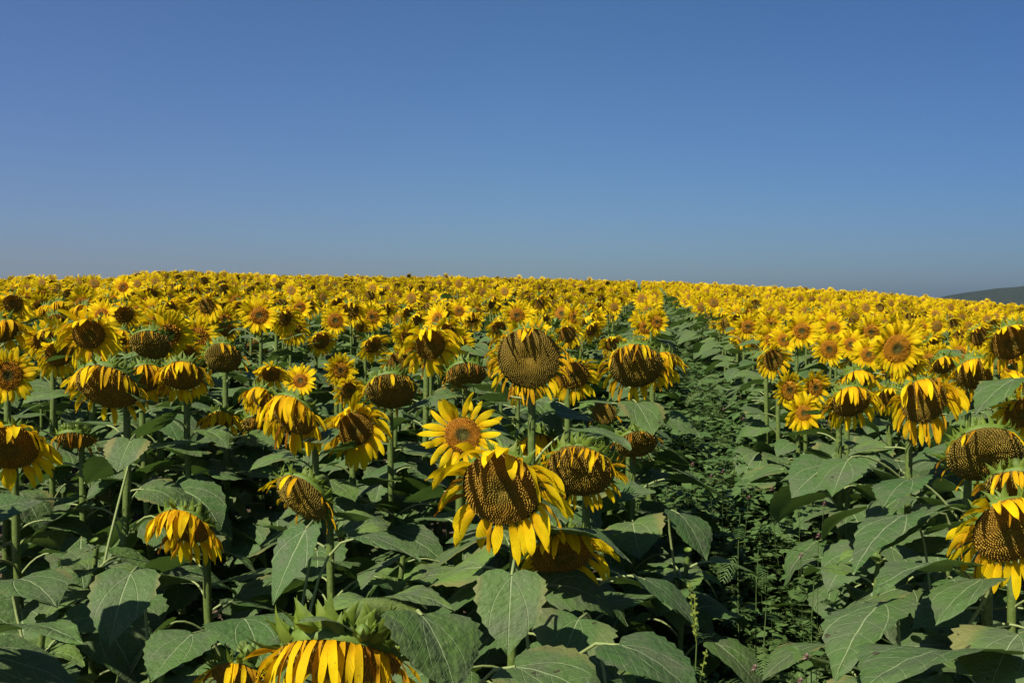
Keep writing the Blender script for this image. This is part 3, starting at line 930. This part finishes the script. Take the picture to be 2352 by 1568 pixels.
def make_proto(kind, Rr, el, height, seed, q='mid'):
    """parts of a plant looking to -Y, base at the origin: dict name -> MB"""
    rng = random.Random(seed)
    n = face_dir(0, R(el)); C = np.array([0, -.10, height])
    path = stem_path(np.array([0, 0, -.05]), C, n, Rr, rng)
    ns = len(path); parts = {}
    K = KINDS[kind]
    if q == 'mid':
        mb = MB(); tube(mb, path[::2], [.0105] * len(path[::2]), 5, STEM, .15); parts['stem'] = mb
        parts['leaves'] = gen_leaves(path, path[:, 2].max() - .05, math.pi, rng, 11, 1.0, .5, 'mid')
        parts['flower_head'] = build_back(C, n, Rr, rng, 10)
        parts['seed_disc'] = build_disc(C, n, Rr, K['dome'], K['fresh'], rng, 4, 16, 90)
        parts['calyx'] = build_calyx(C, n, Rr, rng, 22, .05, 3, K['cal'])
        pm = MB()
        for p in build_petals(C, n, Rr, kind, rng, 5, rng.uniform(.78, .9)): pm.merge(p)
        parts['petal_ring'] = pm
        return parts
    mb = MB()
    if q == 'low':
        tube(mb, path[3::3], [.012] * len(path[3::3]), 4, STEM, .15)
        for l in gen_leaves(path, path[:, 2].max() - .05, math.pi, rng, 8, 1.05, .75, 'low'): mb.merge(l)
        mb.merge(build_disc(C + n * .006, n, Rr * 1.06, K['dome'], K['fresh'] * .5, rng, 3, 10, 0))
        mb.merge(build_back(C, n, Rr, rng, 7)) 
        mb.merge(build_calyx(C, n, Rr, rng, 9, .05, 2, K['cal']))
        for p in build_petals(C, n, Rr, kind, rng, 3, .82, .8): mb.merge(p)
    else:
        for l in gen_leaves(path, path[:, 2].max() - .05, math.pi, rng, 5, 1.25, 1.0, 'low'): mb.merge(l)
        mb.merge(build_disc(C + n * .02, n, Rr * 1.15, K['dome'], K['fresh'] * .5, rng, 2, 8, 0))
        for p in build_petals(C, n, Rr, kind, rng, 2, .82, .62): mb.merge(p)
    return mb


PROTO_SPEC = [('open', .048, 4, 1.56), ('open', .054, -6, 1.52), ('open', .043, 12, 1.58), ('open', .053, -12, 1.53),
              ('nod', .058, -14, 1.54), ('nod', .055, -24, 1.50), ('nod', .060, -18, 1.53), ('nod', .050, -4, 1.55),
              ('hang', .062, -28, 1.50), ('hang', .058, -38, 1.47), ('ripe', .064, -20, 1.50), ('dry', .060, -36, 1.46),
              ('open', .045, -2, 1.54), ('hang', .052, -20, 1.50)]
PW_L = [2.4, 2.4, 2, 2.6, 3.4, 3, 3, 2.6, 2.2, 1.6, .8, .6, 2, 2]
PW_R = [5, 5, 5, 4, 2.4, 1.6, 2, 2.5, .9, .5, .25, .15, 5, 1]
KDESC = {'open': 'wide-open', 'nod': 'nodding', 'hang': 'drooping fringe-petalled', 'ripe': 'ripe sparse-petalled', 'dry': 'withered brown'}

rng = random.Random(77)
plants = []      # x, y, variant, yaw, scale
for side in (-1, 1):
    for k in range(100):
        y = 1.0 + rng.random() * .3
        while y < 66:
            y += (.205 if y < 10 else .25) * rng.uniform(.7, 1.3)
            if rng.random() < .05: continue
            x = gap_x(y) + side * (float(np.interp(y, [0, 4, 7, 11, 15, 20], [.74, .62, .46, .40, .30, .28])) + k * .60) + rng.uniform(-.17, .17) * (.45 if k == 0 else 1)
            t = x / y
            if abs(t) > .66 or y > 1.28 * float(np.interp(t, TX, TD)): continue
            if y < 4.7 and abs(t) < .60: continue
            w = PW_L if (t < .1) else PW_R
            v = rng.choices(range(len(PROTO_SPEC)), w)[0]
            yaw = rng.gauss(16, 18) if t < .12 else rng.gauss(3, 14)
            sc = min(max(rng.gauss(1.0, .036), .9), 1.06)
            if rng.random() < .03 and y > 11: sc += rng.uniform(.03, .08)
            plants.append((x, y, v, yaw, sc))


def head_pos(pl):
    x, y, v, yaw, sc = pl
    h = PROTO_SPEC[v][3] * sc
    return np.array([x + .10 * sc * math.sin(R(yaw)), y - .1 * sc * math.cos(R(yaw)), tz(x, y) + h])


def conflict(pl):
    hp = head_pos(pl)
    if pl[1] > 8: return False
    px, py = project(hp); rr = .13 * 2287 / pl[1]
    for (hx, hy, HY, hr, bx, by) in HEROES:
        if (bx - pl[0]) ** 2 + (by - pl[1]) ** 2 < .16 ** 2: return True
        if hx < 0: continue
        d = math.hypot(px - hx, py - hy)
        if pl[1] < HY + .1 and d < hr + rr * .9: return True
        if d < hr * .6 and pl[1] < HY + 1.2: return True
    return False


plants = [p for p in plants if not conflict(p)]
vis = []
for i, p in enumerate(plants):
    px, py = project(head_pos(p))
    if -20 < px < 2372 and 560 < py < 1600: vis.append((p[1], i, px, py))
vis.sort()
N_IND = 300 - 66 - 13
single = vis[:N_IND]
single_ids = {s[1] for s in single}
protos = []
for j, spec in enumerate(PROTO_SPEC):
    parts = make_proto(*spec, 100 + j, 'mid')
    d = {k: (m.mesh(k, smooth=(k != 'seed_disc')) if k != 'leaves' else [l.mesh('leaf') for l in m]) for k, m in parts.items()}
    protos.append(d)


LANDMARKS = [(1152, 1122, 'the large central head'), (1214, 822, 'the tallest ripe seed head'), (1460, 840, 'the wide olive seed head'),
             (988, 792, 'the bright streak-faced sunflower'), (862, 726, 'the lone dark-centred bloom above leaves'), (770, 736, 'the round full bloom at upper left'),
             (204, 768, 'the tall oval-faced sunflower'), (346, 792, 'the withered brown head at left'), (512, 822, 'the petalless dark seed head'),
             (18, 862, 'the orange-faced left edge flower'), (2060, 800, 'the largest olive-faced right-hand bloom'), (1776, 826, 'the left end of the right-hand field'),
             (1904, 802, 'the round olive-faced bloom'), (2322, 786, 'the high right edge head'), (1954, 922, 'the toothed-fringe nodding head'),
             (1290, 720, 'the round bloom above the tallest head'), (2168, 838, 'the nodding head beside the largest bloom'), (1475, 768, 'the small bloom at the gap rim'),
             (592, 792, 'the small brown head in the leaf clearing'), (898, 898, 'the broad orange-scrapped seed head'), (690, 874, 'the upward-looking orange flower'),
             (1086, 738, 'the orange-middled bloom left of the tallest head'), (2250, 772, 'the dark round face near the right edge')]
DIRS = ['right of', 'upper right of', 'above', 'upper left of', 'left of', 'lower left of', 'below', 'lower right of']
ORD = ['nearest', 'second', 'third', 'fourth', 'fifth', 'sixth', 'seventh', 'eighth', 'ninth', 'tenth', 'eleventh', 'twelfth', 'thirteenth', 'fourteenth']
ranks = {}
labels = {}
tmp = []
for (y, i, px, py) in single:
    lm = min(LANDMARKS, key=lambda l: math.hypot(px - l[0], (py - l[1]) * 1.6))
    dx, dy = px - lm[0], lm[1] - py
    tmp.append((math.hypot(dx, dy), i, lm[2], int(round(math.degrees(math.atan2(dy, dx)) / 45)) % 8))
tmp.sort()
for (dist, i, ln, dr) in tmp:
    kd = KDESC[PROTO_SPEC[plants[i][2]][0]]
    key = (kd, ln, dr); ranks[key] = ranks.get(key, -1) + 1
    labels[i] = '%s %s sunflower %s %s' % (ORD[min(ranks[key], 13)], kd, DIRS[dr], ln)
for (y, i, px, py) in single:
    x, yy, v, yaw, sc = plants[i]
    P = protos[v]
    lab = labels[i]
    root = link('sunflower', None); root.empty_display_size = .1
    root.location = (x, yy, tz(x, yy)); root.rotation_euler = (0, 0, R(yaw)); root.scale = (sc, sc, sc)
    tag(root, lab, 'sunflower', SUN_GROUP)
    link('stem', P['stem'], root)
    for l in P['leaves']: link('leaf', l, root)
    hd = link('flower_head', P['flower_head'], root)
    for k in ('seed_disc', 'calyx', 'petal_ring'): link(k, P[k], hd)

# ------------------------------------------------------------------ the rest of the field: one uncountable mass
def scatter(plist, templates):
    big = MB()
    arr = [t.arrays() for t in templates]
    for v in range(len(templates)):
        V, S, Q, T, QM, TM = arr[v]
        ps = [p for p in plist if p[2] == v]
        if not ps: continue
        a = np.array([(p[0], p[1], R(p[3]), p[4]) for p in ps])
        z = terrain(a[:, 0], a[:, 1])
        c, s = np.cos(a[:, 2]), np.sin(a[:, 2])
        sc = a[:, 3]
        X = (V[None, :, 0] * c[:, None] - V[None, :, 1] * s[:, None]) * sc[:, None] + a[:, 0:1]
        Yv = (V[None, :, 0] * s[:, None] + V[None, :, 1] * c[:, None]) * sc[:, None] + a[:, 1:2]
        Z = V[None, :, 2] * sc[:, None] + z[:, None]
        W = np.stack([X, Yv, Z], 2).reshape(-1, 3)
        n = len(V); k = len(ps)
        o = (np.arange(k) * n)[:, None, None]
        ST = np.tile(S, (k, 1)).reshape(k, n, 3)
        big.v.append(W); big.st.append(ST.reshape(-1, 3))
        if len(Q): big.q.append((Q[None] + o).reshape(-1, 4) + big.n); big.qm.append(np.tile(QM, k))
        if len(T): big.t.append((T[None] + o).reshape(-1, 3) + big.n); big.tm.append(np.tile(TM, k))
        big.n += n * k
    return big


rest = [p for i, p in enumerate(plants) if i not in single_ids]
lowT = [make_proto(*s, 200 + j, 'low') for j, s in enumerate(PROTO_SPEC)]
farT = [make_proto(*s, 300 + j, 'far') for j, s in enumerate(PROTO_SPEC)]
mass = scatter([p for p in rest if p[1] < 26], lowT)
mass.merge(scatter([p for p in rest if p[1] >= 26], farT))
tag(link('distant_sunflower', mass.mesh('distant_sunflower')), 'dense far sunflower field running up to the skyline', 'sunflower field', kind='stuff')

# ------------------------------------------------------------------ weeds in the gap
def frond(mb, p, az, pitch, L, rng, tone=.2, mat=WEED, lobes=9):
    """ferny, twice cut leaf"""
    d = np.array([math.sin(az) * math.cos(pitch), math.cos(az) * math.cos(pitch), math.sin(pitch)])
    sd = np.array([math.cos(az), -math.sin(az), 0.])
    V = []; T = []; S = []
    q = np.array(p, float)
    for i in range(lobes):
        s = i / lobes
        q = q + d * L / lobes
        d = nrm(d + DOWN * .10)
        ll = L * .42 * math.sin(math.pi * (s * .85 + .12))
        for sg in (-1, 1):
            tipd = nrm(sd * sg + d * .8 + np.array([0, 0, rng.uniform(-.2, .2)]))
            b = len(V)
            V += [q - d * L * .02, q + d * L * .035, q + tipd * ll]
            T.append((b, b + 1, b + 2))
            for f in (.45, .7):
                b = len(V); m = q + tipd * ll * f
                V += [m - d * L * .012, m + d * L * .02, m + (d * .9 + sd * sg * .3) * ll * .32]
                V += [m - d * L * .012 * 0 + tipd * .001, m + tipd * L * .02, m + (-d * .7 + sd * sg * .7) * ll * .28]
                T += [(b, b + 1, b + 2), (b + 3, b + 4, b + 5)]
    mb.add(V, [(0, 0, tone)] * len(V), tris=T, mat=mat)


def leaflet(V, Qd, S, p, d, up, L, W, tone):
    sd = nrm(np.cross(d, up)); b = len(V)
    V += [p, p + d * L * .5 + sd * W * .5 + up * L * .06, p + d * L, p + d * L * .5 - sd * W * .5 + up * L * .06]
    Qd.append((b, b + 1, b + 2, b + 3)); S += [(0, 0, tone)] * 4


def sprig(mb, base, h, rng, lean=.25, nl=16, ls=.032, tone=None):
    az = rng.random() * 6.3
    tip = np.array(base) + np.array([math.sin(az) * lean * h, math.cos(az) * lean * h, h])
    path = bez(np.array(base), np.array(base) + np.array([0, 0, h * .4]), tip - np.array([0, 0, h * .3]), tip, 5)
    tube(mb, path, np.linspace(.0026, .0012, 5), 3, WEED, .6)
    V, Qd, S = [], [], []
    tn = rng.random() * .5 if tone is None else tone
    for i in range(nl):
        f = .25 + .75 * rng.random()
        k = f * 4; a = int(min(k, 3)); p = path[a] * (1 - (k - a)) + path[a + 1] * (k - a)
        b = rng.random() * 6.3
        rad = np.array([math.sin(b), math.cos(b), rng.uniform(0, .7)])
        c = p + rad * rng.uniform(.015, .09)
        for j in (-1, 0, 1):
            bb = b + j * 1.0
            d = nrm(np.array([math.sin(bb), math.cos(bb), rng.uniform(-.5, .3)]))
            up = nrm(np.array([rng.uniform(-.5, .5), rng.uniform(-.5, .5), 1]))
            l = ls * rng.uniform(.7, 1.3)
            leaflet(V, Qd, S, c, d, up, l, l * .55, tn)
    mb.add(V, S, quads=Qd, mat=WEED)
    return path


def weed_h(y):
    return float(np.interp(y, [1.5, 3, 3.8, 5, 7, 10, 15, 30], [.10, .16, .48, .84, .95, .95, .85, .7]))


rng = random.Random(5)
templates = []
for k in range(14):
    mb = MB(); r2 = random.Random(900 + k)
    sprig(mb, (0, 0, 0), 1.0, r2, .45, 24, r2.choice([.045, .06, .085]))
    if k % 3 == 0:
        for j in range(7): frond(mb, (r2.uniform(-.2, .2), r2.uniform(-.2, .2), r2.uniform(.4, 1.0)), r2.random() * 6.3, r2.uniform(-.4, 1.1), r2.uniform(.1, .18), r2, r2.random() * .8)
    templates.append(mb)
wp = []
for i in range(4200):
    y = 2.2 + 30 * rng.random() ** 1.7
    if y < 3.2 and rng.random() < .6: continue
    x = gap_x(y) + rng.gauss(0, .27)
    if abs(x - gap_x(y)) > .62: continue
    wp.append((x, y, rng.randrange(14), rng.uniform(0, 360), weed_h(y) * rng.uniform(.6, 1.15)))
weeds = scatter(wp, templates)
# low ground cover between the rows close to the camera
wp2 = []
for i in range(450):
    y = 1.5 + 5 * rng.random(); x = rng.uniform(-.62, .22) * y
    wp2.append((x, y, rng.randrange(14), rng.uniform(0, 360), rng.uniform(.12, .30)))
weeds.merge(scatter(wp2, templates))
tag(link('weed', weeds.mesh('weed')), 'tangle of small-leaved weeds filling the gap between the rows', 'weeds', kind='stuff')


# single weeds one can tell apart
def clover(label, px, py, Y, seed, n=3):
    rng = random.Random(seed)
    c = unproject(px, py, Y); gz = tz(c[0], c[1])
    root = link('clover_plant', None); root.location = (c[0], c[1], gz); root.empty_display_size = .05
    tag(root, label, 'clover', 'pink-flowered weeds in the gap')
    h = c[2] - gz
    for j in range(n):
        mb = MB(); a = j * 2.2; sp = .05 if j else 0
        b = np.array([sp * math.cos(a) * .4, sp * math.sin(a) * .4, -.01]); hh = h - .05 * j
        path = sprig(mb, b, hh, rng, 0.14 if j else 0., 16, .045, .4)
        tip = path[-1]
        mb2 = MB()
        for k in range(26):
            th = k * 2.4; ph = math.acos(1 - 1.5 * (k + .5) / 26)
            rad = np.array([math.cos(th) * math.sin(ph), math.sin(th) * math.sin(ph), math.cos(ph)])
            strip(mb2, tip + rad * .003, rad, np.cross(rad, np.array([.3, .2, .9])), .010, .004, PROF_PETAL, 3, 0, 1, None, .2, 0, rng.random() * .5, None, PINK, 0, rng)
        link('stem', mb.mesh('stem'), root)
        link('flower', mb2.mesh('flower'), root)


for i, (px, py, Y, lab) in enumerate([
        (1662, 936, 6.2, 'pale pink clover high in the weedy gap beside the right-hand leaves'),
        (1660, 1078, 4.6, 'reddish clover head in the middle of the weedy gap'),
        (1590, 1062, 4.4, 'pink clover at the left rim of the weedy gap'),
        (1932, 1192, 3.8, 'pinkish brown clover under the lone heart-shaped leaf'),
        (1880, 1224, 3.7, 'clover with fuzzy pink head left of the lone heart-shaped leaf'),
        (1838, 1088, 4.5, 'small red clover head at the right side of the weeds'),
        (1852, 1500, 2.75, 'clover with a pink head low in the dark end of the gap'),
        (1838, 1556, 2.6, 'lowest clover, at the bottom edge in the dark end of the gap')]):
    clover(lab, px, py, Y, 40 + i, 2 + i % 2)


def ragweed(label, px, py, Y, seed, h=.5, n=12, spike=False, fl=.15):
    rng = random.Random(seed)
    c = unproject(px, py, Y); gz = tz(c[0], c[1])
    root = link('ragweed_plant', None); root.location = (c[0], c[1], gz); root.empty_display_size = .05
    tag(root, label, 'ragweed', 'ferny weeds between the sunflowers')
    H_ = c[2] - gz
    st = MB(); path = bez(np.array([0, 0, -.02]), np.array([.02, 0, H_ * .4]), np.array([-.02, .01, H_ * .7]), np.array([0, 0, H_]), 8)
    tube(st, path, np.linspace(.0032, .0015, 8), 5, WEED, .6); link('stem', st.mesh('stem'), root)
    for k in range(n):
        z = H_ - h * (k / n) ** .9; mb = MB()
        frond(mb, (stem_at(path, z) if z < H_ else path[-1]), k * 2.4 + rng.random(), rng.uniform(-.4, 1.0), fl * rng.uniform(.6, 1.1) * (.5 + .5 * min(1, k / 4)), rng, .35)
        link('leaf', mb.mesh('leaf'), root)
    if spike:
        mb = MB()
        for j in range(5):
            b = path[-1 - j % 3]; a = j * 1.3
            top = b + np.array([math.sin(a) * .03, math.cos(a) * .03, .10 + .04 * (j % 2)])
            pp = bez(b, b + (top - b) * .3, b + (top - b) * .7, top, 5)
            tube(mb, pp, [.0015] * 5, 3, BRACT, .9)
            for k in range(24):
                f = .15 + .85 * k / 24; q = b + (top - b) * f
                th = k * 2.4; rad = np.array([math.cos(th), math.sin(th), .3])
                strip(mb, q, rad, np.array([0, 0, 1.]), .008, .007, PROF_PETAL, 2, 0, 1, None, .2, 0, .8, None, BRACT, 0, rng)
        link('flower_spike', mb.mesh('flower_spike'), root)


ragweed('ferny ragweed with yellow-green flower spikes at the bottom of the gap', 1600, 1478, 2.1, 61, .5, 14, True)
ragweed('ferny ragweed between leaves in the lower left corner', 105, 1530, 2.2, 62, .3, 12)
ragweed('ferny ragweed hanging over the dark part of the gap', 1742, 1262, 3.4, 63, .3, 8, fl=.13)
ragweed('dark ferny ragweed deep in the shaded end of the gap', 1760, 1390, 3.1, 64, .25, 7, fl=.11)
ragweed('ferny ragweed against the overlapping right-hand leaves', 1870, 1330, 3.2, 65, .3, 9, fl=.13)
ragweed('feathery weed sprig beside the leaves of the centre plants', 1700, 1180, 3.9, 66, .3, 8, fl=.14)

# ------------------------------------------------------------------ summer haze: one even volume round the whole place
def build_haze():
    x0, x1, y0, y1, z0, z1 = -4100, 4100, -60, 4100, -40, 110
    P = [(x, y, z) for z in (z0, z1) for y in (y0, y1) for x in (x0, x1)]
    F = [(0, 2, 3, 1), (4, 5, 7, 6), (0, 1, 5, 4), (2, 6, 7, 3), (0, 4, 6, 2), (1, 3, 7, 5)]
    m = bpy.data.materials.new('haze_air'); m.use_nodes = True
    nt = m.node_tree; nt.nodes.remove(nt.nodes['Principled BSDF'])
    v = nt.nodes.new('ShaderNodeVolumePrincipled')
    v.inputs['Color'].default_value = (.80, .88, 1, 1); v.inputs['Density'].default_value = .00003
    v.inputs['Anisotropy'].default_value = .2
    nt.links.new(v.outputs[0], nt.nodes['Material Output'].inputs['Volume'])
    mb = MB(); mb.add(P, np.zeros((8, 3)), quads=F, mat=0)
    tag(link('haze', mb.mesh('haze', [m], smooth=False)), 'thin bluish summer haze over the distant hill', kind='stuff')


build_haze()
